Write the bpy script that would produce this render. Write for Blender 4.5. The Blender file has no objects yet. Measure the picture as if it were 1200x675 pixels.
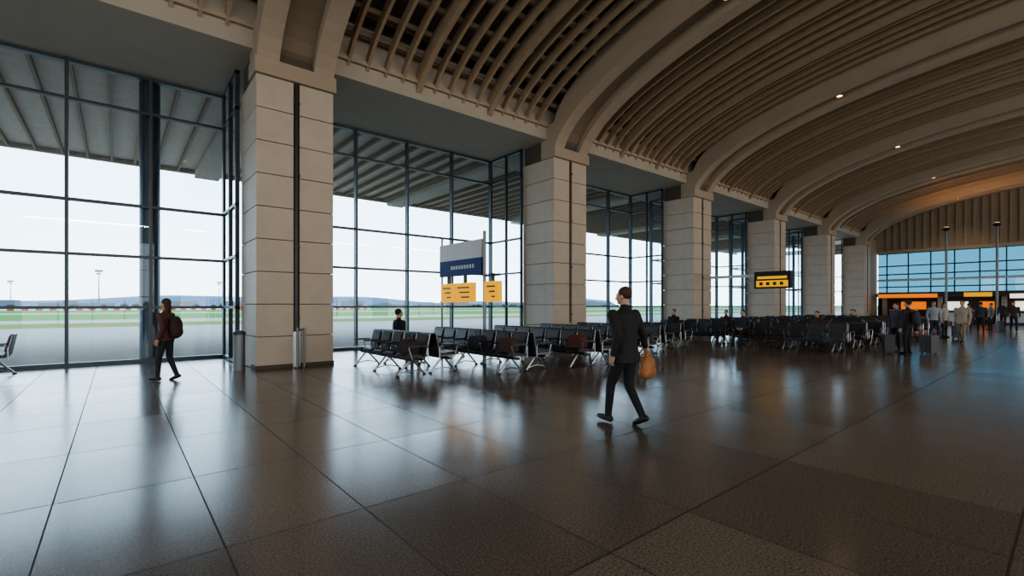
import bpy, math, random
import numpy as np
from mathutils import Vector, Matrix, Euler
random.seed(7)
scene=bpy.context.scene
COL=scene.collection
try: scene.view_settings.look='AgX - Medium High Contrast'
except Exception as ex: print('look',ex)

# ------------------------------------------------------------ materials
def new_mat(name):
    m=bpy.data.materials.new(name); m.use_nodes=True
    nt=m.node_tree; nt.nodes.clear()
    out=nt.nodes.new('ShaderNodeOutputMaterial')
    return m,nt,out
def N(nt,t,**kw):
    n=nt.nodes.new(t)
    for k,v in kw.items():
        setattr(n,k,v)
    return n
def math_n(nt,op,a,b=None,c=None):
    n=nt.nodes.new('ShaderNodeMath'); n.operation=op
    for i,v in enumerate((a,b,c)):
        if v is None: continue
        if isinstance(v,(int,float)): n.inputs[i].default_value=v
        else: nt.links.new(v,n.inputs[i])
    return n.outputs[0]
def mixc(nt,f,a,b,mode='MIX'):
    n=nt.nodes.new('ShaderNodeMix'); n.data_type='RGBA'; n.blend_type=mode
    def s(sock,v):
        if isinstance(v,(int,float)): sock.default_value=v
        elif isinstance(v,(tuple,list)): sock.default_value=(*v[:3],1)
        else: nt.links.new(v,sock)
    s(n.inputs[0],f); s(n.inputs[6],a); s(n.inputs[7],b)
    return n.outputs[2]
def mat(name,col,rough=.6,metal=0,var=.12,scale=3,bump=0,emit=None,estr=0,spec=.5):
    m,nt,out=new_mat(name)
    p=N(nt,'ShaderNodeBsdfPrincipled'); nt.links.new(p.outputs[0],out.inputs[0])
    g=N(nt,'ShaderNodeNewGeometry')
    no=N(nt,'ShaderNodeTexNoise'); no.inputs['Scale'].default_value=scale; no.inputs['Detail'].default_value=5
    nt.links.new(g.outputs['Position'],no.inputs['Vector'])
    lo=tuple(c*(1-var) for c in col); hi=tuple(min(1,c*(1+var)) for c in col)
    nt.links.new(mixc(nt,no.outputs[0],lo,hi),p.inputs['Base Color'])
    p.inputs['Roughness'].default_value=rough; p.inputs['Metallic'].default_value=metal
    p.inputs['Specular IOR Level'].default_value=spec
    if bump:
        b=N(nt,'ShaderNodeBump'); b.inputs['Strength'].default_value=bump; b.inputs['Distance'].default_value=.02
        nt.links.new(no.outputs[0],b.inputs['Height']); nt.links.new(b.outputs[0],p.inputs['Normal'])
    if emit:
        p.inputs['Emission Color'].default_value=(*emit,1); p.inputs['Emission Strength'].default_value=estr
    return m
def glass_mat(name,tint,refl=.5):
    m,nt,out=new_mat(name)
    t=N(nt,'ShaderNodeBsdfTransparent'); t.inputs[0].default_value=(*tint,1)
    gl=N(nt,'ShaderNodeBsdfGlossy'); gl.inputs['Roughness'].default_value=.01; gl.inputs[0].default_value=(.9,.95,1,1)
    lw=N(nt,'ShaderNodeLayerWeight'); lw.inputs[0].default_value=.5
    f=math_n(nt,'MULTIPLY_ADD',math_n(nt,'POWER',lw.outputs['Facing'],4.0),refl,.04)
    mx=N(nt,'ShaderNodeMixShader'); nt.links.new(f,mx.inputs[0]); nt.links.new(t.outputs[0],mx.inputs[1]); nt.links.new(gl.outputs[0],mx.inputs[2])
    nt.links.new(mx.outputs[0],out.inputs[0])
    return m

# floor
def floor_mat():
    m,nt,out=new_mat('polished_granite')
    p=N(nt,'ShaderNodeBsdfPrincipled'); nt.links.new(p.outputs[0],out.inputs[0])
    g=N(nt,'ShaderNodeNewGeometry'); s=N(nt,'ShaderNodeSeparateXYZ'); nt.links.new(g.outputs['Position'],s.inputs[0])
    ux=math_n(nt,'DIVIDE',math_n(nt,'SUBTRACT',s.outputs[0],.53),.92)
    uy=math_n(nt,'DIVIDE',math_n(nt,'SUBTRACT',s.outputs[1],3.5),1.62)
    fx=math_n(nt,'FRACT',ux); fy=math_n(nt,'FRACT',uy)
    jx=math_n(nt,'LESS_THAN',fx,.012); jy=math_n(nt,'LESS_THAN',fy,.009)
    j=math_n(nt,'MAXIMUM',jx,jy)
    cx=math_n(nt,'FLOOR',ux); cy=math_n(nt,'FLOOR',uy)
    cb=N(nt,'ShaderNodeCombineXYZ'); nt.links.new(cx,cb.inputs[0]); nt.links.new(cy,cb.inputs[1])
    wn=N(nt,'ShaderNodeTexWhiteNoise'); nt.links.new(cb.outputs[0],wn.inputs['Vector'])
    no=N(nt,'ShaderNodeTexNoise'); no.inputs['Scale'].default_value=60; no.inputs['Detail'].default_value=6; no.inputs['Roughness'].default_value=.8
    nt.links.new(g.outputs['Position'],no.inputs['Vector'])
    no2=N(nt,'ShaderNodeTexNoise'); no2.inputs['Scale'].default_value=1.3; no2.inputs['Detail'].default_value=4
    nt.links.new(g.outputs['Position'],no2.inputs['Vector'])
    r=N(nt,'ShaderNodeValToRGB'); r.color_ramp.elements[0].position=.36; r.color_ramp.elements[1].position=.66
    r.color_ramp.elements[0].color=(.045,.040,.036,1); r.color_ramp.elements[1].color=(.27,.238,.208,1)
    nt.links.new(no.outputs[0],r.inputs[0])
    k=math_n(nt,'MULTIPLY_ADD',wn.outputs[0],.30,.82)
    v=N(nt,'ShaderNodeCombineColor'); 
    for i in range(3): nt.links.new(k,v.inputs[i])
    c=mixc(nt,1.0,r.outputs[0],v.outputs[0],'MULTIPLY')
    c=mixc(nt,j,c,(.014,.012,.011))
    nt.links.new(c,p.inputs['Base Color'])
    ro=math_n(nt,'MULTIPLY_ADD',no2.outputs[0],.09,.135)
    ro=math_n(nt,'ADD',ro,math_n(nt,'MULTIPLY',wn.outputs[0],.05))
    ro=math_n(nt,'ADD',ro,math_n(nt,'MULTIPLY',j,.6))
    nt.links.new(ro,p.inputs['Roughness'])
    p.inputs['Specular IOR Level'].default_value=.75
    return m

M={}
M['floor']=floor_mat()
M['stone']=mat('column_stone_panel',(.43,.375,.32),.55,var=.14,scale=2.5,bump=.05)
M['stone_dark']=mat('column_core',(.08,.065,.055),.7)
M['concrete']=mat('beam_plaster',(.38,.34,.29),.8,var=.1,scale=1)
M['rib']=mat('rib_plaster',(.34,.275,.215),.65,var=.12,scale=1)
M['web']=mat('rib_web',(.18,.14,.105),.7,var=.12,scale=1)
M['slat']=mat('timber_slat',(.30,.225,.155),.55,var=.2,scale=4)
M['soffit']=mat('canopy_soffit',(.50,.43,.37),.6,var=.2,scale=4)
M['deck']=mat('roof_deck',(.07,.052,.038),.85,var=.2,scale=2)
M['purlin']=mat('purlin_steel',(.22,.165,.12),.6,var=.1)
M['frame']=mat('window_frame_metal',(.06,.075,.09),.4,metal=.6)
M['glass']=glass_mat('window_glass',(.88,.95,.99))
M['glass_fill']=glass_mat('warm_fill_glass',(.90,.84,.76))  # tint put in so the added unseen windows give warmer light
M['glass_blue']=glass_mat('tinted_glass',(.04,.12,.165))
M['wall']=mat('wall_paint',(.30,.25,.20),.8)
M['seat']=mat('seat_black_leather',(.018,.020,.025),.42,var=.3,scale=8)
M['seat2']=mat('seat_grey_leather',(.032,.038,.050),.42,var=.3,scale=8)
M['chrome']=mat('brushed_metal',(.42,.42,.44),.3,metal=1)
M['post']=mat('sign_post_metal',(.16,.17,.18),.4,metal=.7)
M['dmetal']=mat('dark_metal',(.05,.05,.055),.4,metal=.7)
M['yellow']=mat('sign_yellow_lit',(.75,.38,.0),.6,emit=(1,.45,.0),estr=.65)
M['navy']=mat('sign_navy',(.015,.035,.17),.65)
M['signw']=mat('sign_white',(.5,.54,.58),.5)
M['black']=mat('sign_black',(.01,.01,.01),.5)
M['orange']=mat('sign_orange_lit',(.8,.17,.01),.5,emit=(1,.22,.005),estr=.8)
M['white_e']=mat('sign_white_lit',(.9,.9,.85),.5,emit=(1,.93,.8),estr=1.1)
M['lamp']=mat('lamp_glow',(1,.7,.4),.5,emit=(1,.50,.18),estr=6.0)
M['shopdark']=mat('shop_interior',(.05,.038,.03),.7)

# ------------------------------------------------------------ mesh builder
class MB:
    def __init__(s): s.v=[];s.f=[];s.m=[];s.mats=[]
    def mi(s,k):
        mm=M[k] if isinstance(k,str) else k
        if mm not in s.mats: s.mats.append(mm)
        return s.mats.index(mm)
    def add(s,vs,fs,k):
        o=len(s.v); s.v+= [tuple(v) for v in vs]; i=s.mi(k)
        for f in fs: s.f.append(tuple(o+a for a in f)); s.m.append(i)
    def box(s,x0,x1,y0,y1,z0,z1,k):
        s.add([(x0,y0,z0),(x1,y0,z0),(x1,y1,z0),(x0,y1,z0),(x0,y0,z1),(x1,y0,z1),(x1,y1,z1),(x0,y1,z1)],
              [(0,3,2,1),(4,5,6,7),(0,1,5,4),(1,2,6,5),(2,3,7,6),(3,0,4,7)],k)
    def quadx(s,x,y0,y1,z0,z1,k): s.add([(x,y0,z0),(x,y1,z0),(x,y1,z1),(x,y0,z1)],[(0,1,2,3)],k)
    def quady(s,x0,x1,y,z0,z1,k): s.add([(x0,y,z0),(x1,y,z0),(x1,y,z1),(x0,y,z1)],[(0,1,2,3)],k)
    def cyl(s,p0,p1,r,k,n=10,r1=None):
        p0=Vector(p0);p1=Vector(p1); r1=r if r1 is None else r1
        d=(p1-p0).normalized(); a=d.orthogonal().normalized(); b=d.cross(a)
        vs=[p0+(a*math.cos(t)+b*math.sin(t))*r for t in [2*math.pi*i/n for i in range(n)]]
        vs+=[p1+(a*math.cos(t)+b*math.sin(t))*r1 for t in [2*math.pi*i/n for i in range(n)]]
        fs=[(i,(i+1)%n,n+(i+1)%n,n+i) for i in range(n)]+[tuple(range(n))[::-1],tuple(range(n,2*n))]
        s.add(vs,fs,k)
    def path(s,pts,r,k,n=8):
        for a,b in zip(pts,pts[1:]): s.cyl(a,b,r,k,n)
    def prism(s,prof,axis,a0,a1,k):
        n=len(prof)
        if axis=='x': vs=[(a0,u,w) for u,w in prof]+[(a1,u,w) for u,w in prof]
        elif axis=='y': vs=[(u,a0,w) for u,w in prof]+[(u,a1,w) for u,w in prof]
        fs=[(i,(i+1)%n,n+(i+1)%n,n+i) for i in range(n)]+[tuple(range(n))[::-1],tuple(range(n,2*n))]
        s.add(vs,fs,k)
    def strip(s,lo,hi,a0,a1,k):
        n=len(lo); vs=[]
        for (y,z),(y2,z2) in zip(lo,hi):
            vs+=[(a0,y,z),(a1,y,z),(a1,y2,z2),(a0,y2,z2)]
        fs=[]
        for i in range(n-1):
            o=4*i
            for j in range(4): fs.append((o+j,o+(j+1)%4,o+4+(j+1)%4,o+4+j))
        fs+=[(0,3,2,1),(4*n-4,4*n-3,4*n-2,4*n-1)]
        s.add(vs,fs,k)
    def mesh(s,name,smooth=False):
        me=bpy.data.meshes.new(name); me.from_pydata(s.v,[],s.f)
        for mm in s.mats: me.materials.append(mm)
        me.polygons.foreach_set('material_index',s.m)
        if smooth: me.polygons.foreach_set('use_smooth',[True]*len(s.f))
        me.update(); 
        import bmesh
        bm=bmesh.new(); bm.from_mesh(me); bmesh.ops.recalc_face_normals(bm,faces=bm.faces); bm.to_mesh(me); bm.free()
        return me
    def obj(s,name,loc=(0,0,0),rot=0,bevel=0,parent=None,smooth=False):
        o=bpy.data.objects.new(name,s.mesh(name,smooth)); COL.objects.link(o); o.location=loc; o.rotation_euler=(0,0,rot)
        if bevel:
            b=o.modifiers.new('bevel','BEVEL'); b.width=bevel; b.segments=2; b.limit_method='ANGLE'
        if parent: o.parent=parent
        return o
def empty(name,loc=(0,0,0),rot=0):
    e=bpy.data.objects.new(name,None); COL.objects.link(e); e.location=loc; e.rotation_euler=(0,0,rot); e.empty_display_size=.2
    return e

# ------------------------------------------------------------ camera
YAW=math.radians(39.85)
cd=bpy.data.cameras.new('camera'); cam=bpy.data.objects.new('camera',cd); COL.objects.link(cam)
cam.location=(0,0,1.55); cam.rotation_euler=(math.pi/2,0,-YAW)
cd.sensor_width=36; cd.lens=555/1200*36; cd.shift_y=20.5/1200; cd.clip_end=5000; cd.clip_start=.05
scene.camera=cam

# ------------------------------------------------------------ room
X0,X1=-17.0,57.0
YW=16.4; YL=-19.0
b=MB(); b.box(X0,X1,YL,YW+.25,-.2,0,'floor'); b.obj('floor')

BH=4.1
def arcpts(zs,a,yoff,off,n=44,bb=BH):
    pts=[]
    amax=math.acos(min(1,(yoff+3)/a))
    for i in range(n+1):
        t=amax+(math.pi-2*amax)*i/n
        pts.append((-3+a*math.cos(t), zs+bb*math.sin(t)+off))
    return pts
CX=[2.56+10*k for k in range(-2,6)]   # left x of columns
for x in CX:
    b=MB()
    lo=[(13.3,7.12)]+arcpts(7.05,15.65,12.6,0)+[(-19.0,7.12)]
    hi=[(13.3,8.3)]+arcpts(7.05,15.65,12.6,1.05)+[(-19.0,8.3)]
    b.strip(lo,hi,x,x+.50,'rib'); b.strip(lo,hi,x+1.32,x+1.82,'rib')
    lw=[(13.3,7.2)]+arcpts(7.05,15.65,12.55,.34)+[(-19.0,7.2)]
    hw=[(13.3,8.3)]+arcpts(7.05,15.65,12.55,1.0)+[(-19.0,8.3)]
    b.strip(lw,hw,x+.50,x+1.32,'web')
    b.box(x-.05,x+1.87,12.5,13.2,7.12,7.5,'rib')
    b.obj('ceiling_rib')
b=MB()
for k in range(len(CX)+1):
    xa=(CX[k-1]+1.82) if k>0 else X0
    xb=CX[k] if k<len(CX) else X1
    L=xb-xa
    n=max(1,int(round(L/.545)))
    for i in range(1,n):
        xx=xa+L*i/n
        big=(i%5==0)
        lo=arcpts(7.45,16.25,12.98,-.14 if big else 0); hi=[(y,z+(.50 if big else .32)) for y,z in lo]
        w=.09 if big else .045
        b.strip(lo,hi,xx-w,xx+w,'slat')
b.obj('ceiling_slats')
b=MB()
for (y,z) in arcpts(7.45,16.25,12.6,.34,n=26):
    b.box(X0,X1,y-.05,y+.05,z,z+.14,'purlin')
for (y,z) in arcpts(7.45,16.25,12.3,.62,n=9):
    b.cyl((X0,y,z),(X1,y,z),.11,'purlin',8)
b.obj('ceiling_purlins')
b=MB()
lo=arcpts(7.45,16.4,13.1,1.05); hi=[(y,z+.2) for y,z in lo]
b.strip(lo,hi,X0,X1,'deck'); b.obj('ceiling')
b=MB()
b.prism([(12.98,7.85),(16.7,7.78),(16.7,9.6),(12.98,9.6)],'x',X0,X1,'concrete')
b.prism([(12.86,8.30),(12.98,8.30),(12.98,8.42),(12.86,8.42)],'x',X0,X1,'rib')
b.obj('trim_soffit_beam')
b=MB(); b.box(X0,X1,YL-.3,YL,7.0,9.6,'wall')
for x in CX: b.box(x,x+1.82,YL-.3,YL,0,7.0,'wall')
b.obj('wall_right')
wi=20  # unseen opposite windows, added to throw fill light onto the columns
for k in range(len(CX)+1):
    xa=(CX[k-1]+1.82) if k>0 else X0
    xb=CX[k] if k<len(CX) else X1
    b=MB(); b.quady(xa,xb,YL-.15,.05,7.0,'glass_fill')
    for z in (.05,2.3,4.6,6.95): b.box(xa,xb,YL-.2,YL-.08,z-.04,z+.04,'frame')
    n=max(1,int((xb-xa)/2.0))
    for j in range(n+1):
        xm=xa+(xb-xa)*j/n; b.box(xm-.035,xm+.035,YL-.22,YL-.08,0,7.0,'frame')
    b.obj('window_%d'%wi); wi+=1
b=MB(); b.box(X0-.3,X0,YL-.3,16.7,7.0,12.6,'wall')
for y in (-19.3,-10,-1,8,15.4): b.box(X0-.3,X0,y,y+1.3,0,7.0,'wall')
b.obj('wall_back')
for (ya,yb) in ((-18,-10),(-8.7,-1),(.3,8),(9.3,15.4)):  # glazing behind the camera, added as extra fill for the hall
    b=MB(); b.quadx(X0-.15,ya,yb,.05,7.0,'glass_fill')
    for z in (.05,2.3,4.6,6.95): b.box(X0-.2,X0-.08,ya,yb,z-.04,z+.04,'frame')
    for j in range(5):
        ym=ya+(yb-ya)*j/4; b.box(X0-.22,X0-.08,ym-.035,ym+.035,0,7.0,'frame')
    b.obj('window_%d'%wi); wi+=1

# columns
def column_mesh():
    b=MB(); w=1.82
    b.box(.05,w-.05,.06,1.7,0,7.9,'stone_dark')
    nz=9; h=7.12/nz
    for i in range(nz):
        z0=i*h+.008; z1=(i+1)*h-.008
        b.box(0,w*.5-.07,0,.5,z0,z1,'stone'); b.box(w*.5+.07,w,0,.5,z0,z1,'stone')
        b.box(0,.06,.5,1.75,z0,z1,'stone'); b.box(w-.06,w,.5,1.75,z0,z1,'stone')
    b.cyl((w*.5,.02,0),(w*.5,.02,7.1),.055,'dmetal',12)
    b.box(w*.5-.09,w*.5+.09,-.03,.05,0,.9,'chrome')
    b.box(-.02,w+.02,-.02,.5,0,.10,'stone_dark')
    for z in (1.2,3.0,4.8,6.6): b.box(w*.5-.07,w*.5+.07,-.05,.03,z,z+.05,'dmetal')
    return b
cm=column_mesh().mesh('column')
for x in CX:
    o=bpy.data.objects.new('column',cm); COL.objects.link(o); o.location=(x,12.6,0)
    bv=o.modifiers.new('bevel','BEVEL'); bv.width=.006; bv.segments=1; bv.limit_method='ANGLE'

# windows
ZT=[0.06,1.5,2.87,4.25,6.8,7.75]
def window(i,xa,xb,mull,post=None):
    b=MB(); y=YW
    t=.035
    for z in ZT: b.box(xa,xb,y-.07,y+.07,z-t,z+t,'frame')
    for mx in mull+[xa,xb]: b.box(mx-t,mx+t,y-.11,y+.09,0,7.8,'frame')
    if post is not None:
        b.cyl((post,y+.45,0),(post,y+.45,7.8),.24,'frame',20)
    b.quady(xa,xb,y,.02,7.8,'glass')
    for xr in (xa,xb):
        b.quadx(xr,14.3,y-.03,.02,7.8,'glass')
        for z in ZT: b.box(xr-.05,xr+.05,14.3,y,z-t,z+t,'frame')
        b.box(xr-.05,xr+.05,15.3-t,15.3+t,0,7.8,'frame')
        b.box(xr-.05,xr+.05,14.3,14.38,0,7.8,'frame')
    b.box(xa,xb,y-.13,y+.13,0,.07,'frame')
    b.obj('window_%d'%i)
wi=1
for k in range(len(CX)):
    xa=(CX[k-1]+1.82+.12) if k>0 else X0+.1
    xb=CX[k]-.10
    if abs(CX[k]-2.56)<.1: mull=[.72,-.97,-2.75,-4.5,-6.0]; mull=[m for m in mull if m>xa]; post=.72
    else:
        n=4; mull=[xb-(xb-xa)*j/n for j in range(1,n)]; post=None
    window(wi,xa,xb,mull,post); wi+=1
b=MB(); b.box(CX[-1]+1.82,X1+.3,12.7,12.95,0,7.9,'wall'); b.obj('wall_left')
# exterior canopy
b=MB()
b.box(X0-3,X1+3,16.75,27.6,8.15,8.5,'soffit')
x=X0
while x<X1:
    b.box(x,x+.08,16.8,27.5,7.95,8.15,'purlin'); x+=.8
for k in range(-2,7): b.box(2.9+10*k,3.9+10*k,16.75,27.6,7.75,8.15,'concrete')
b.box(X0-3,X1+3,27.6,27.8,7.95,8.7,'concrete')
b.obj('exterior_canopy')

# end wall
b=MB()
prof=[(y,z+1.2) for y,z in arcpts(7.45,16.4,13.1,0)]
prof=[(16.7,6.8)]+[(16.7,9.5)]+prof+[(-19.3,9.5),(-19.3,6.8)]
b.prism(prof,'x',X1,X1+.3,'wall')
b.box(X1,X1+.3,YL,-9,0,6.8,'wall')
b.box(X1,X1+.3,-9,12.6,0,2.62,'shopdark')
# slatted cladding continues down the end gable
y=-9
while y<12.4:
    zt=7.3+BH*math.sqrt(max(0,1-((y+3)/16.25)**2))
    b.box(X1-.14,X1,y-.05,y+.05,6.85,zt,'slat'); y+=.55
b.obj('wall_end')
b=MB()
b.quadx(X1+.11,-9,12.6,2.75,6.5,'glass_blue')
for z in (2.75,3.3,4.0,4.5,5.3,6.5): b.box(X1+.02,X1+.2,-9,12.6,z-.05,z+.05,'frame')
y=-8.9
while y<12.6: b.box(X1+.02,X1+.2,y-.04,y+.04,2.7,6.55,'frame'); y+=1.6
b.box(X1-.35,X1+.29,-9,12.6,6.5,6.78,'rib'); b.box(X1-.2,X1+.05,-9,12.6,3.85,4.0,'signw')
b.box(X1-.3,X1+.29,-9,12.6,2.63,2.72,'dmetal')
b.obj('window_9')
b=MB()
b.box(X1-1.6,X1-.03,-9,12.4,2.35,2.6,'shopdark')
y=-8
while y<12.2:
    b.box(X1-.5,X1-.03,y-.15,y+.15,0,2.35,'stone'); y+=4
b.box(X1-1.7,X1-1.6,8.0,12.2,2.25,2.6,'orange')
b.box(X1-1.7,X1-1.6,4.6,6.3,2.3,2.65,'yellow')
b.box(X1-1.7,X1-1.6,-1.5,3.6,2.15,2.5,'white_e')
b.box(X1-.1,X1-.03,1.0,3.4,.6,1.9,'white_e'); b.box(X1-.1,X1-.03,6.2,7.6,.8,1.9,'white_e'); b.box(X1-.1,X1-.03,9,10.8,1.2,1.9,'orange'); b.box(X1-.1,X1-.03,4.6,5.5,1.2,1.9,'orange')
b.obj('shopfront')
for (ya,yb) in ((2.4,4.2),(5.6,7.5),(9.2,11.0)):
    b=MB(); b.box(X1-3.2,X1-2.6,ya,yb,0,1.1,'navy'); b.box(X1-3.25,X1-2.5,ya-.05,yb+.05,1.1,1.16,'signw'); b.box(X1-3.22,X1-3.2,ya+.1,yb-.1,.2,.95,'signw'); b.obj('service_counter')
for (x,y) in ((50,6.7),(50,3.9)):
    b=MB(); b.cyl((x,y,0),(x,y,7.4),.08,'post',12); b.cyl((x,y,0),(x,y,.12),.28,'dmetal',16)
    b.cyl((x,y,7.4),(x,y,7.55),.12,'dmetal',16,r1=.3); b.obj('mast_lamp')

# ------------------------------------------------------------ exterior
def ext_mat():
    m,nt,out=new_mat('airfield_ground')
    p=N(nt,'ShaderNodeBsdfPrincipled'); nt.links.new(p.outputs[0],out.inputs[0]); p.inputs['Roughness'].default_value=.9
    p.inputs['Specular IOR Level'].default_value=.1
    g=N(nt,'ShaderNodeNewGeometry'); s=N(nt,'ShaderNodeSeparateXYZ'); nt.links.new(g.outputs['Position'],s.inputs[0])
    no=N(nt,'ShaderNodeTexNoise'); no.inputs['Scale'].default_value=.05; no.inputs['Detail'].default_value=6
    nt.links.new(g.outputs['Position'],no.inputs['Vector'])
    yy=math_n(nt,'ADD',s.outputs[1],math_n(nt,'MULTIPLY',no.outputs[0],5))
    r=N(nt,'ShaderNodeValToRGB'); r.color_ramp.interpolation='CONSTANT'
    u=math_n(nt,'DIVIDE',yy,500)
    nt.links.new(u,r.inputs[0])
    E=r.color_ramp.elements; con=(.27,.24,.205,1); gr=(.04,.15,.004,1)
    E[0].position=0; E[0].color=con; E[1].position=.098; E[1].color=(.10,.15,.015,1)
    for pos,c in ((.125,con),(.15,gr),(.25,con),(.29,gr),(.44,(.14,.12,.10,1)),(.50,(.08,.13,.03,1)),(.9,(.09,.11,.07,1))):
        e=E.new(pos); e.color=c
    no3=N(nt,'ShaderNodeTexNoise'); no3.inputs['Scale'].default_value=.6; nt.links.new(g.outputs['Position'],no3.inputs['Vector'])
    nt.links.new(mixc(nt,math_n(nt,'MULTIPLY',no3.outputs[0],.15),r.outputs[0],(.14,.13,.10)),p.inputs['Base Color'])
    return m
M['ext']=ext_mat()
b=MB(); b.box(-1800,2600,16.7,2400,-.6,-.12,'ext'); b.obj('airfield_ground')
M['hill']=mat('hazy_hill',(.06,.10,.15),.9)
b=MB(); xs=[-1200+i*40 for i in range(80)]
def hz(x): return 14+12*math.sin(x*.003+1)+6*math.sin(x*.011)+ (14 if x>200 else 0)*min(1,max(0,(x-200)/300))
vs=[];fs=[]
for i,x in enumerate(xs):
    vs+=[(x,1500,-2),(x,1560,hz(x)*.7),(x,1700,hz(x)),(x,1900,-2)]
for i in range(len(xs)-1):
    for j in range(3): o=4*i+j; fs.append((o,o+4,o+5,o+1))
b.add(vs,fs,'hill'); b.obj('hills',smooth=True)
M['bld']=mat('distant_building',(.17,.15,.14),.8); M['bld2']=mat('distant_building_grey',(.11,.13,.15),.8)
b=MB()
x=-560
while x<700:
    w=random.uniform(15,50); h=random.uniform(3,9)
    b.box(x,x+w,560,590,-.2,h,random.choice(['bld','bld2'])); 
    if random.random()<.5: b.box(x+w*.3,x+w*.5,562,580,h,h+2,'bld2')
    x+=w+random.uniform(3,40)
b.obj('airfield_buildings')
M['tree']=mat('tree_line',(.03,.05,.03),.9)
b=MB()
for i in range(70):
    x=random.uniform(-500,600); r=random.uniform(1.2,2.4)
    y=random.uniform(440,520)
    b.cyl((x,y,-.12),(x,y,r*.6),r*.12,'tree',6)
    b.cyl((x,y,r*.4),(x,y,r*1.0),r*.9,'tree',8,r1=r*1.3); b.cyl((x,y,r*1.0),(x,y,r*1.6),r*1.3,'tree',8,r1=r*.4)
b.obj('tree_line')
M['red']=mat('barrier_red',(.4,.02,.015),.6)
b=MB()
for i in range(110):
    x=-260+i*3.2; b.box(x,x+1.6,215,215.5,-.12,1.3,'red'); b.box(x+1.6,x+3.2,215,215.5,-.12,1.3,'signw')
b.obj('safety_barrier')
for (x,y) in ((-6.9,317),(-59,495),(60,420),(150,500)):
    b=MB(); b.cyl((0,0,0),(0,0,19),.35,'bld2',8,r1=.15); b.box(-1.6,1.6,-.4,.4,18.6,19.6,'bld2'); b.box(-1.0,1.0,-.5,.5,17.4,18,'bld2')
    b.obj('floodlight_mast',(x,y,-.12))

# ------------------------------------------------------------ seating
def seat_row_mesh(n,seed=0):
    rnd=random.Random(seed)
    b=MB(); P=.6; L=n*P
    for i in range(n):
        x0=i*P+.045; x1=(i+1)*P-.045
        k='seat' if rnd.random()<.7 else 'seat2'
        prof=[(.27,.415),(.27,.455),(.22,.475),(.0,.445),(-.17,.435),(-.215,.47),(-.30,.90),(-.335,.925),(-.36,.90),(-.275,.44),(-.22,.385),(0,.395)]
        b.prism(prof,'x',x0,x1,k)
        b.prism([(.25,.476),(.20,.50),(-.14,.465),(-.15,.44),(0,.445)],'x',x0+.03,x1-.03,k)
        b.prism([(-.22,.52),(-.20,.53),(-.275,.86),(-.30,.87)],'x',x0+.03,x1-.03,k)
        for xe in (x0-.008,x1+.008):
            b.path([(xe,.27,.43),(xe,-.2,.41),(xe,-.25,.46),(xe,-.34,.91)],.010,'chrome',6)
        b.cyl((x0-.008,-.345,.915),(x1+.008,-.345,.915),.010,'chrome',6)
    for i in range(n+1):
        x=i*P
        b.path([(x,-.27,.35),(x,-.27,.62),(x,-.22,.655),(x,.18,.655),(x,.2,.62),(x,.12,.38),(x,0,.345)],.013,'chrome',6)
        b.prism([(-.2,.655),(.2,.655),(.2,.685),(-.2,.685)],'x',x-.026,x+.026,'seat')
    b.box(0,L,-.04,.04,.32,.38,'dmetal')
    legs=[.3]+([L/2] if n>3 else [])+([L-.3] if n>1 else [])
    for x in legs:
        b.path([(x,-.33,.03),(x,-.06,.32)],.022,'chrome',8); b.path([(x,.30,.03),(x,.04,.32)],.022,'chrome',8)
        b.path([(x,-.30,.065),(x,0,.12),(x,.27,.065)],.012,'chrome',6)
        for yy in (-.34,.31): b.cyl((x,yy,0),(x,yy,.03),.04,'dmetal',10)
    return b.mesh('airport_seat_row')
SM={}
def seat_row(x,y,n,face):
    key=(n,int(x*10)%3)
    if key not in SM: SM[key]=seat_row_mesh(n,key[1]+n)
    o=bpy.data.objects.new('airport_seat_row',SM[key]); COL.objects.link(o)
    if face<0: o.location=(x,y,0); o.rotation_euler=(0,0,math.pi/2)
    else: o.location=(x,y+n*.6,0); o.rotation_euler=(0,0,-math.pi/2)
    return o
for (x,y,n) in ((5.0,9.2,5),(6.95,8.1,7),(8.95,7.8,7),(10.95,7.8,7),(12.95,8.5,6),(15.0,9.0,5)):
    seat_row(x,y,n,-1); seat_row(x+.84,y,n,1)
for i in range(9):
    x=18.3+2.2*i
    seat_row(x,4.9,6,-1); seat_row(x+.76,4.9,6,1)
    seat_row(x,9.0,5,-1); seat_row(x+.76,9.0,5,1)
seat_row(-2.12,15.2,1,-1)

def duffel(x,y,z,c,name='travel_bag',s=1):
    m=mat(name+'_fabric',c,.8)
    b=MB(); b.prism([(-.22*s,0),(.22*s,0),(.24*s,.1*s),(.2*s,.26*s),(.1*s,.31*s),(-.1*s,.31*s),(-.2*s,.26*s),(-.24*s,.1*s)],'x',-.13*s,.13*s,m)
    b.path([(0,-.1*s,.3*s),(0,-.07*s,.4*s),(0,.07*s,.4*s),(0,.1*s,.3*s)],.012,m,6)
    b.obj(name,(x,y,z),bevel=.03*s)
duffel(4.95,9.5,.50,(.035,.022,.022)); duffel(6.9,9.6,.50,(.03,.03,.06)); duffel(8.9,8.1,.50,(.09,.025,.02)); duffel(6.9,8.4,.50,(.06,.03,.025)); duffel(10.9,8.1,.50,(.04,.05,.10))

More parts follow.
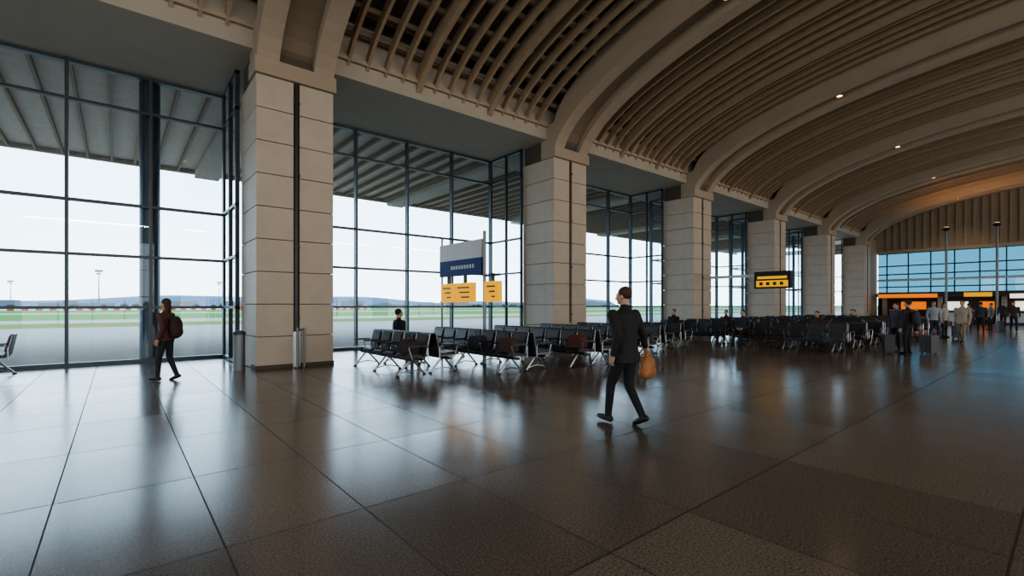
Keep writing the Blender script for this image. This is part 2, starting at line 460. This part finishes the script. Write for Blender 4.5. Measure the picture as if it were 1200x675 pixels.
# ------------------------------------------------------------ signs
b=MB(); X=7.37
for y in (9.95,12.05): b.cyl((X,y,0),(X,y,3.5),.045 if y==9.95 else .03,'post',12); b.cyl((X,y,0),(X,y,.03),.05,'dmetal',16)
b.box(X-.05,X+.05,10.02,12.1,2.82,3.3,'signw'); b.box(X-.055,X+.055,10.02,12.1,2.38,2.82,'navy')
for i in range(9): b.box(X-.062,X-.054,10.35+i*.13,10.43+i*.13,2.56,2.66,'signw')
for (ya,yb) in ((9.3,9.88),(10.42,11.25),(11.35,12.0)):
    b.box(X-.07,X+.07,ya,yb,1.64,2.17,'yellow'); b.box(X-.05,X+.05,(ya+yb)/2-.02,(ya+yb)/2+.02,2.17,2.38,'dmetal')
    for j in range(3): b.box(X-.078,X-.068,ya+.12,yb-.12-.1*j,2.02-.13*j,2.06-.13*j,'black')
b.box(X-.03,X+.03,9.3,10.0,2.3,2.36,'dmetal')
b.obj('wayfinding_sign')
b=MB(); X=23.6
b.box(X-.05,X+.05,8.5,12.5,2.92,3.05,'signw')
b.box(X-.13,X+.13,8.4,10.0,2.35,3.15,'black')
for xs_ in (X-.14,X+.13): 
    b.box(xs_,xs_+.012,8.5,9.9,2.43,2.72,'yellow'); b.box(xs_,xs_+.012,8.55,9.85,2.8,2.92,'yellow')
for j in range(4): b.box(X-.146,X-.138,8.7+.3*j,8.85+.3*j,2.5,2.65,'black')
b.obj('hanging_gate_sign')

b=MB(); b.cyl((0,0,0),(0,0,.85),.13,'post',20); b.cyl((0,0,.85),(0,0,.92),.14,'dmetal',20); b.cyl((0,0,.92),(0,0,.95),.09,'dmetal',20)
b.obj('litter_bin',(2.25,12.9,0))
b=MB(); 
for dx in (0,.16): b.cyl((dx,0,0),(dx,0,1.0),.028,'post',12); b.cyl((dx,0,0),(dx,0,.03),.07,'dmetal',14)
b.cyl((0,0,.95),(.16,0,.95),.02,'post',8)
b.obj('guard_post',(3.42,12.35,0))

# ------------------------------------------------------------ people
SK=(.45,.27,.19)
class Prims:
    def __init__(s): s.v=[];s.f=[];s.p=[]
    def _add(s,vs,fs):
        o=len(s.v); s.v+=[tuple(v) for v in vs]; s.f+=[tuple(o+a for a in f) for f in fs]
    def cap(s,p0,r0,p1,r1,tag,n=14):
        p0=Vector(p0);p1=Vector(p1); d=p1-p0; L=max(d.length,1e-5); d/=L; a=d.orthogonal().normalized(); bb=d.cross(a)
        rings=[]
        for i in range(1,5):
            t=math.pi/2*(1-i/4); rings.append((-r0*math.sin(t),r0*math.cos(t)))
        for i in range(0,4):
            t=math.pi/2*(i/4); rings.append((L+r1*math.sin(t),r1*math.cos(t)))
        vs=[p0-d*r0]; fs=[]
        for (h,r) in rings:
            vs+=[p0+d*h+(a*math.cos(2*math.pi*j/n)+bb*math.sin(2*math.pi*j/n))*r for j in range(n)]
        vs.append(p1+d*r1)
        fs+=[(0,1+(j+1)%n,1+j) for j in range(n)]
        for i in range(len(rings)-1):
            o=1+i*n; fs+=[(o+j,o+(j+1)%n,o+n+(j+1)%n,o+n+j) for j in range(n)]
        o=1+(len(rings)-1)*n; e=len(vs)-1
        fs+=[(o+j,o+(j+1)%n,e) for j in range(n)]
        s._add(vs,fs); s.p.append(('c',np.array(p0),r0,np.array(p1),r1,tag))
    def ell(s,c,r,tag,n=18):
        vs=[(c[0],c[1],c[2]-r[2])]; m=n//2
        for i in range(1,m):
            t=-math.pi/2+math.pi*i/m
            vs+=[(c[0]+r[0]*math.cos(t)*math.cos(2*math.pi*j/n),c[1]+r[1]*math.cos(t)*math.sin(2*math.pi*j/n),c[2]+r[2]*math.sin(t)) for j in range(n)]
        vs.append((c[0],c[1],c[2]+r[2])); e=len(vs)-1
        fs=[(0,1+(j+1)%n,1+j) for j in range(n)]
        for i in range(m-2):
            o=1+i*n; fs+=[(o+j,o+(j+1)%n,o+n+(j+1)%n,o+n+j) for j in range(n)]
        o=1+(m-2)*n; fs+=[(o+j,o+(j+1)%n,e) for j in range(n)]
        s._add(vs,fs); s.p.append(('e',np.array(c),np.array(r),tag))
    def loft(s,rings,tag,T=None,n=22):
        T=T or Matrix.Identity(4); vs=[];fs=[]
        for (z,hw,hd,yo) in rings:
            for j in range(n):
                t=2*math.pi*j/n; c=math.cos(t); q=math.sin(t)
                c=math.copysign(abs(c)**.85,c); q=math.copysign(abs(q)**.85,q)
                vs.append(T@Vector((hw*c,yo+hd*q,z)))
        for i in range(len(rings)-1):
            o=i*n; fs+=[(o+j,o+(j+1)%n,o+n+(j+1)%n,o+n+j) for j in range(n)]
        fs+=[tuple(range(n))[::-1],tuple(range(len(rings)*n-n,len(rings)*n))]
        s._add(vs,fs); s.p.append(('l',rings,np.array(T.inverted()),tag))
    def dist(s,P):
        out=[];tags=[]
        for p in s.p:
            if p[0]=='c':
                a,r0,b_,r1=p[1:5]; d=b_-a; L2=max(d@d,1e-9); t=np.clip(((P-a)@d)/L2,0,1)
                out.append(np.linalg.norm(P-(a+t[:,None]*d),axis=1)-(r0+(r1-r0)*t))
            elif p[0]=='e':
                q=(P-p[1])/p[2]; out.append((np.linalg.norm(q,axis=1)-1)*p[2].min())
            else:
                T=p[2]; Q=P@T[:3,:3].T+T[:3,3]; rg=np.array(p[1]); z=Q[:,2]
                hw=np.interp(z,rg[:,0],rg[:,1]);hd=np.interp(z,rg[:,0],rg[:,2]);yo=np.interp(z,rg[:,0],rg[:,3])
                d=(np.sqrt((Q[:,0]/hw)**2+((Q[:,1]-yo)/hd)**2)-1)*np.minimum(hw,hd)
                dz=np.maximum(rg[0,0]-z,z-rg[-1,0]); out.append(np.maximum(d,dz))
            tags.append(p[-1])
        return np.array(out),tags
    def build(s,name,mats,voxel,parent,smooth=3,cut=0):
        me=bpy.data.meshes.new(name+'_src'); me.from_pydata(s.v,[],s.f); me.update()
        o=bpy.data.objects.new(name+'_src',me); COL.objects.link(o)
        r=o.modifiers.new('r','REMESH'); r.mode='VOXEL'; r.voxel_size=voxel; r.adaptivity=0
        sm=o.modifiers.new('s','SMOOTH'); sm.factor=.5; sm.iterations=smooth
        dg=bpy.context.evaluated_depsgraph_get(); ev=o.evaluated_get(dg)
        nm=bpy.data.meshes.new_from_object(ev,depsgraph=dg); nm.name=name
        bpy.data.objects.remove(o); bpy.data.meshes.remove(me)
        nf=len(nm.polygons); 
        cen=np.empty(nf*3); nm.polygons.foreach_get('center',cen); cen=cen.reshape(-1,3)
        D,tags=s.dist(cen); idx=D.argmin(axis=0)
        keys=list(mats.keys()); tm=np.array([keys.index(t) for t in tags])
        nm.materials.clear()
        for k in keys: nm.materials.append(mats[k])
        nm.polygons.foreach_set('material_index',tm[idx].astype(np.int32))
        nm.polygons.foreach_set('use_smooth',[True]*nf); nm.update()
        ob=bpy.data.objects.new(name,nm); COL.objects.link(ob); ob.parent=parent
        return ob

MC={}
def cm_(c,rough=.8,name='cloth'):
    k=(tuple(c),rough,name)
    if k not in MC: MC[k]=mat(name,c,rough,var=.15,scale=20)
    return MC[k]

def hand(name,parent,wrist,direction,side,skin,curl=.5,vox=.0045):
    P=Prims()
    P.cap((0,0,.03),.027,(0,0,-.02),.028,'s')
    for j,yy in enumerate((.028,.010,-.010,-.027)):
        P.cap((0,yy*.7,-.02),.017,(0,yy,-.085),.0145,'s')
    Ls=[(.040,.025,.020),(.045,.028,.021),(.041,.026,.020),(.032,.020,.018)]
    s=-side
    for j,yy in enumerate((.030,.0105,-.0105,-.030)):
        p=Vector((0,yy,-.088)); ang=.15+.15*curl; 
        rr=[.0092,.0085,.0078,.0068]
        for q,l in enumerate(Ls[j]):
            d=Vector((s*math.sin(ang),0,-math.cos(ang))); p2=p+d*l
            P.cap(p,rr[q],p2,rr[q+1],'s',n=8); p=p2; ang+=.35+1.1*curl
    p=Vector((s*.006,.03,-.025)); 
    for (d,l,r0,r1) in (((s*.35,.62,-.70),.042,.014,.011),((s*.6,.35,-.75),.03,.0105,.009),((s*.75,.05,-.68),.024,.009,.0075)):
        p2=p+Vector(d).normalized()*l; P.cap(p,r0,p2,r1,'s',n=8); p=p2
    ob=P.build(name,{'s':skin},vox,parent,smooth=2)
    d=Vector(direction).normalized(); q=Vector((0,0,-1)).rotation_difference(d)
    ob.location=wrist; ob.rotation_mode='QUATERNION'; ob.rotation_quaternion=q
    return ob

def head(name,parent,c,hair,skin,long=False,yaw=0,vox=.006):
    P=Prims()
    P.ell((0,-.012,.03),(.074,.092,.088),'skin'); P.ell((0,.018,-.025),(.062,.074,.088),'skin')
    P.ell((0,.052,-.088),(.028,.028,.022),'skin'); P.cap((0,.08,.012),.009,(0,.103,-.03),.0135,'skin')
    P.cap((-.035,.078,.022),.010,(.035,.078,.022),.010,'skin')
    for sx in (-1,1):
        P.ell((sx*.072,-.008,-.012),(.012,.02,.032),'skin'); P.ell((sx*.04,.055,-.025),(.022,.022,.02),'skin')
    P.cap((-.02,.082,-.062),.006,(.02,.082,-.062),.006,'lip'); 
    P.cap((0,-.02,-.05),.055,(0,-.035,-.20),.058,'skin')
    P.ell((0,-.026,.042),(.082,.096,.090),'hair')
    if long:
        P.ell((0,-.06,-.05),(.075,.055,.13),'hair'); P.ell((0,-.075,-.14),(.07,.04,.08),'hair')
    ob=P.build(name,{'skin':skin,'hair':hair,'lip':cm_((.35,.12,.10),.5,'lips')},vox,parent,smooth=2)
    ob.location=c; ob.rotation_euler=(0,0,yaw)
    b=MB(); we=cm_((.7,.7,.68),.2,'eye_white'); bk=cm_((.02,.015,.01),.2,'eye_iris')
    for sx in (-1,1):
        e=Prims(); e.ell((sx*.030,.077,.002),(.012,.012,.009),'w'); b.add(e.v,e.f,we)
        e=Prims(); e.ell((sx*.030,.0865,.002),(.005,.004,.005),'w'); b.add(e.v,e.f,bk)
        e=Prims(); e.cap((sx*.018,.091,.021),.0035,(sx*.045,.083,.022),.003,'w'); b.add(e.v,e.f,hair)
    o2=b.obj('eyes',parent=parent,smooth=True); o2.location=c; o2.rotation_euler=(0,0,yaw)
    return ob

def person(name,loc,rot,H=1.76,top=(.02,.02,.022),pants=(.015,.015,.018),shoe=(.01,.01,.01),hair=(.03,.02,.015),skin=SK,
           pose='stand',fem=False,arms=None,legs=None,lean=0,long=False,vox=.012,bulk=1.0,hands=True,headyaw=0,coat=False,curl=(.4,.4),detail=True):
    e=empty(name,loc,rot)
    sc=H/1.78
    e.scale=(sc,sc,sc)
    dz=0
    if pose=='sit': dz=-.37
    sw=.185 if not fem else .165
    T=Matrix.Translation((0,0,.95+dz))@Matrix.Rotation(-lean,4,'X')@Matrix.Translation((0,0,-.95))
    def tp(p): return T@Vector(p)
    P=Prims(); B=bulk
    hem=.80 if coat else .88
    rings=[(.92,.155*B,.112*B,0),(1.03,.148*B,.105*B,0),(1.13,.145*B,.105*B,0),(1.25,.165*B,.118*B,.0),(1.36,.182*B,.12*B,-.005),(1.43,.172*B,.10*B,-.01),(1.475,.11,.078,-.015),(1.51,.066,.062,-.02),(1.55,.06,.058,-.02)]
    if fem: rings=[(z,hw*.92,hd*.95,yo) for z,hw,hd,yo in rings]
    P.loft(rings,'top',T)
    if pose=='sit':
        P.loft([(.88,.165*B,.12*B,0),(.95,.165*B,.12*B,0)],'pants',T)
    else:
        P.loft([(hem,.178*B,.125*B,0),(.93,.172*B,.12*B,0)],'top',T)
        P.loft([(.84,.155,.11,0),(.93,.155,.11,0)],'pants',T)
    P.cap(tp((0,-.02,1.5)),.052,tp((0,-.012,1.58)),.05,'skin')
    if legs is None:
        if pose=='sit':
            legs=[((-.09,.02,.60),(-.12,.46,.55),(-.12,.44,.10),0),((.09,.02,.60),(.12,.46,.55),(.13,.52,.10),0)]
        else:
            legs=[((-.085,0,.90),(-.10,.02,.49),(-.11,-.01,.09),0),((.085,0,.90),(.10,.03,.49),(.12,.02,.09),0)]
    for (h,k,a,pitch) in legs:
        P.cap(h,.088*B,k,.062,'pants'); P.cap(k,.062,a,.046,'pants')
        a=Vector(a); Rm=Matrix.Rotation(pitch,3,'X')
        heel=a+Rm@Vector((0,-.045,-.045)); mid=a+Rm@Vector((0,.07,-.052)); toe=a+Rm@Vector((0,.165,-.06))
        P.cap(a,.045,a+Rm@Vector((0,.0,-.045)),.043,'shoe'); P.cap(heel,.042,mid,.040,'shoe'); P.cap(mid,.042,toe,.030,'shoe')
    if arms is None:
        if pose=='sit': arms=[((-sw-.02,-.0,1.42),(-sw-.06,-.02,1.14),(-.10,.20,1.06)),((sw+.02,0,1.42),(sw+.06,-.02,1.14),(.10,.20,1.06))]
        else: arms=[((-sw-.015,-.0,1.42),(-sw-.06,-.03,1.13),(-sw-.06,.05,.88)),((sw+.015,0,1.42),(sw+.06,-.03,1.13),(sw+.06,.05,.88))]
    hs=[]
    for (s,el,w) in arms:
        s,el,w=tp(s),tp(el),tp(w)
        P.cap(s,.062*B,el,.048*B,'top'); P.cap(el,.048*B,w,.036*B,'top'); hs.append((w,(w-el).normalized()))
    sk=cm_(skin,.5,'skin')
    body=P.build('body',{'top':cm_(top),'pants':cm_(pants),'skin':sk,'shoe':cm_(shoe,.5,'shoe')},vox,e,smooth=3)
    hc=tp((0,0,1.662)); 
    head('head',e,hc,cm_(hair,.7,'hair'),sk,long,headyaw,.006 if detail else .011)
    if hands:
        for i,(w,d) in enumerate(hs):
            hand('hand_%s'%('left' if i==0 else 'right'),e,w+d*.02,d,-1 if i==0 else 1,sk,curl[i],vox=.0045 if detail else .006)
    return e

def backpack(parent,z,c,y=-.24,s=1,x=0):
    m=cm_(c,.8,'backpack_fabric'); P=Prims()
    P.ell((x,y,z),(.155*s,.10*s,.25*s),'b'); P.ell((x,y-.03,z-.1),(.13*s,.09*s,.13*s),'b')
    for sx in (-1,1):
        P.cap((x+sx*.10,y+.05,z+.18),.018,(x+sx*.12,y+.18,z+.20),.016,'b'); P.cap((x+sx*.12,y+.18,z+.20),.016,(x+sx*.13,y+.36,z+.10),.015,'b')
        P.cap((x+sx*.13,y+.36,z+.10),.015,(x+sx*.13,y+.30,z-.12),.014,'b')
    P.build('backpack',{'b':m},.012,parent,smooth=3)

# --- walking man with tan bag
man=person('walking_man',(5.10,3.80,0),math.radians(-5.85),H=1.79,top=(.014,.013,.016),pants=(.010,.010,.013),hair=(.055,.028,.018),
    legs=[((-.085,0,.90),(-.10,.16,.51),(-.10,.21,.10),.10),((.085,0,.90),(.09,.02,.49),(.09,-.20,.14),-.40)],
    arms=[((-.205,0,1.42),(-.25,-.13,1.17),(-.25,-.03,.93)),((.205,0,1.42),(.31,-.03,1.18),(.42,.03,1.0))],
    lean=.05,bulk=1.22,coat=True,curl=(.4,.95),vox=.010,headyaw=.35)
tan=cm_((.36,.15,.05),.55,'tan_leather'); P=Prims()
P.ell((0,0,0),(.085,.19,.17),'t'); P.cap((0,-.13,-.07),.08,(0,.13,-.07),.08,'t'); P.cap((0,-.12,.07),.06,(0,.12,.07),.06,'t')
bag=P.build('tote_bag',{'t':tan},.010,man,smooth=4); bag.location=(.50,.06,.70); bag.rotation_euler=(0,0,math.radians(-70))
b=MB(); 
for sx in (-.02,.02): b.path([(sx,-.09,.12),(sx,-.07,.19),(sx*.3,-.03,.235),(sx*.3,.03,.235),(sx,.07,.19),(sx,.09,.12)],.009,tan,8)
hd=b.obj('tote_handle',parent=man); hd.location=(.50,.06,.70); hd.rotation_euler=(0,0,math.radians(-70))

w=person('passenger_with_backpack',(.79,12.1,0),math.radians(48),H=1.69,top=(.09,.035,.035),pants=(.02,.02,.03),hair=(.05,.025,.02),fem=True,long=True,
    legs=[((-.08,0,.90),(-.09,.10,.50),(-.09,.13,.095),.05),((.08,0,.90),(.09,.0,.49),(.09,-.16,.12),-.3)],
    arms=[((-.18,0,1.42),(-.22,-.10,1.15),(-.21,.02,.92)),((.18,0,1.42),(.21,.05,1.15),(.19,.20,.98))],lean=.04,vox=.012)
backpack(w,1.16,(.05,.02,.022),y=-.22)

def sitter(x,y,face,**k):
    r=math.pi/2 if face<0 else -math.pi/2
    return person('seated_passenger',(x,y,0),r,pose='sit',vox=.016,detail=False,**k)
sitter(5.92,11.9,1,top=(.008,.008,.010),hair=(.008,.008,.008),H=1.84,bulk=1.2)
sitter(18.25,8.2,-1,top=(.02,.03,.05),H=1.75)
sitter(20.45,6.4,-1,top=(.05,.03,.03),H=1.68,fem=True,long=True)
sitter(22.65,5.8,-1,top=(.02,.02,.03),H=1.75)
sitter(20.45,9.9,-1,top=(.03,.02,.02),H=1.72)
sitter(27.05,7.0,-1,top=(.1,.08,.07),H=1.72)
sitter(18.25,11.1,-1,top=(.012,.012,.015),H=1.75)

def stander(x,y,deg,**k):
    return person('standing_passenger',(x,y,0),math.radians(deg),vox=.016,detail=False,**k)
def suitcase(x,y,rot,c,h=.62):
    b=MB(); m=cm_(c,.4,'suitcase_shell')
    b.box(-.21,.21,-.13,.13,.06,h,m)
    for i in range(5): b.box(-.17+i*.078,-.145+i*.078,-.14,.14,.1,h-.04,m)
    for sx in (-.15,.15):
        for sy in (-.09,.09): b.cyl((sx-.015,sy,.03),(sx+.015,sy,.03),.03,'dmetal',10)
        b.cyl((sx*.6,.10,h),(sx*.6,.10,h+.38),.009,'chrome',6)
    b.cyl((-.09,.10,h+.38),(.09,.10,h+.38),.014,'dmetal',8)
    b.obj('suitcase',(x,y,0),rot,bevel=.012)
walk1=[((-.085,0,.90),(-.10,.17,.52),(-.10,.22,.10),.1),((.085,0,.90),(.09,-.02,.49),(.09,-.25,.15),-.5)]
p=stander(19.3,3.5,-20,top=(.02,.02,.03),pants=(.015,.015,.02),H=1.72,bulk=1.1); backpack(p,1.2,(.03,.03,.05))
stander(20.1,3.95,60,top=(.06,.06,.08),fem=True,long=True,H=1.64)
suitcase(19.1,3.95,.4,(.02,.02,.025)); suitcase(19.75,3.05,.9,(.04,.03,.035))
stander(26.8,3.1,80,top=(.36,.32,.28),pants=(.25,.2,.16),H=1.76,coat=True,bulk=1.12,legs=walk1)
stander(29.6,4.4,120,top=(.28,.31,.38),pants=(.03,.04,.07),H=1.75,legs=walk1)
stander(30.8,4.2,150,top=(.35,.33,.32),pants=(.03,.03,.04),H=1.68,fem=True,long=True)
suitcase(30.1,3.7,.2,(.03,.04,.08))
stander(37.8,3.6,-80,top=(.04,.04,.05),H=1.75,legs=walk1)
stander(40.8,2.5,100,top=(.05,.03,.03),H=1.78,legs=walk1)
stander(42.5,3.6,30,top=(.2,.2,.22),H=1.7)
stander(46,3.3,90,top=(.03,.03,.04),H=1.78,legs=walk1)
stander(45,4.9,-60,top=(.25,.1,.06),H=1.7,fem=True)
suitcase(41.2,3.1,.5,(.02,.02,.02))

# ------------------------------------------------------------ lights
def spot(x,y,z,pw,size=135,col=(1,.74,.50)):
    e=empty('ceiling_downlight',(x,y,z))
    b=MB(); b.cyl((0,0,0),(0,0,.16),.13,'dmetal',16); b.cyl((0,0,-.01),(0,0,.0),.10,'lamp',16); 
    b.obj('housing',parent=e)
    l=bpy.data.lights.new('lamp','SPOT'); l.energy=pw; l.color=col; l.spot_size=math.radians(size); l.spot_blend=.8; l.shadow_soft_size=.25
    o=bpy.data.objects.new('lamp',l); COL.objects.link(o); o.parent=e; o.location=(0,0,-.28)
for k,x in enumerate(CX):
    for y in (6.5,-5.5):
        z=7.05+BH*math.sqrt(1-((y+3)/15.65)**2)+.10
        spot(x+.91,y,z,300)
def fill_strip(x0,x1,y,z,sgn,pw):
    e=empty('added_fill_light',((x0+x1)/2,y,z))  # strip light added on the unseen side to brighten the ceiling
    b=MB(); b.box(-(x1-x0)/2,(x1-x0)/2,-.03,.03,-.03,0,'dmetal'); b.obj('fill_mount',parent=e)
    l=bpy.data.lights.new('fill_area','AREA'); l.shape='RECTANGLE'; l.size=x1-x0; l.size_y=.06; l.energy=pw; l.color=(1,.72,.46)
    o=bpy.data.objects.new('fill_area',l); COL.objects.link(o); o.parent=e; o.location=(0,0,.03)
    d=Vector((0,-sgn*.96,.28)); o.rotation_mode='QUATERNION'; o.rotation_quaternion=Vector((0,0,-1)).rotation_difference(d)
for k in range(1,len(CX)):
    xa=CX[k-1]+2.0; xb=CX[k]-.2
    fill_strip(xa,xb,-18.6,8.3,-1,320)
def wash(x,y,z,pw,col=(1,.50,.20)):
    e=empty('uplight',(x,y,z)); b=MB(); b.cyl((0,0,-.12),(0,0,.0),.10,'dmetal',14,r1=.16); b.cyl((0,0,.0),(0,0,.012),.14,'lamp',14); b.obj('bowl',parent=e)
    l=bpy.data.lights.new('lamp','SPOT'); l.energy=pw; l.color=col; l.spot_size=math.radians(160); l.spot_blend=.8; l.shadow_soft_size=.14
    o=bpy.data.objects.new('lamp',l); COL.objects.link(o); o.parent=e; o.location=(0,0,.05); o.rotation_euler=(math.pi,0,0)
for (x,y) in ((50,6.7),(50,3.9)): wash(x,y,7.68,380)

# portals at windows
def portal(loc,rot,sx,sy):
    l=bpy.data.lights.new('window_portal','AREA'); l.shape='RECTANGLE'; l.size=sx; l.size_y=sy; l.cycles.is_portal=True
    o=bpy.data.objects.new('window_portal',l); COL.objects.link(o); o.location=loc; o.rotation_euler=rot
portal(((X0+X1)/2,YW+.2,3.9),(-math.pi/2,0,0),X1-X0,7.8)
portal(((X0+X1)/2,YL-.4,3.5),(math.pi/2,0,0),X1-X0,7.2)
portal((X0-.4,-1.5,3.5),(math.pi/2,0,-math.pi/2),35,7.2)
portal((X1+.4,2,4.7),(math.pi/2,0,math.pi/2),22,4)

# world
wd=bpy.data.worlds.new('sky'); scene.world=wd; wd.use_nodes=True; nt=wd.node_tree; nt.nodes.clear()
out=nt.nodes.new('ShaderNodeOutputWorld'); bg=nt.nodes.new('ShaderNodeBackground'); nt.links.new(bg.outputs[0],out.inputs[0])
tc=nt.nodes.new('ShaderNodeTexCoord'); s=nt.nodes.new('ShaderNodeSeparateXYZ'); nt.links.new(tc.outputs['Generated'],s.inputs[0])
r=nt.nodes.new('ShaderNodeValToRGB'); nt.links.new(s.outputs[2],r.inputs[0])
r.color_ramp.elements[0].position=0; r.color_ramp.elements[0].color=(.80,.92,.99,1)
r.color_ramp.elements[1].position=.6; r.color_ramp.elements[1].color=(.38,.62,.98,1)
e=r.color_ramp.elements.new(.16); e.color=(.58,.80,.99,1)
no=nt.nodes.new('ShaderNodeTexNoise'); no.inputs['Scale'].default_value=3; no.inputs['Detail'].default_value=5
mp=nt.nodes.new('ShaderNodeMapping'); mp.inputs['Scale'].default_value=(1,1,4); nt.links.new(tc.outputs['Generated'],mp.inputs[0]); nt.links.new(mp.outputs[0],no.inputs['Vector'])
fac=math_n(nt,'MULTIPLY',no.outputs[0],.55)
nt.links.new(mixc(nt,fac,r.outputs[0],(.90,.95,.99)),bg.inputs[0]); bg.inputs[1].default_value=4.8
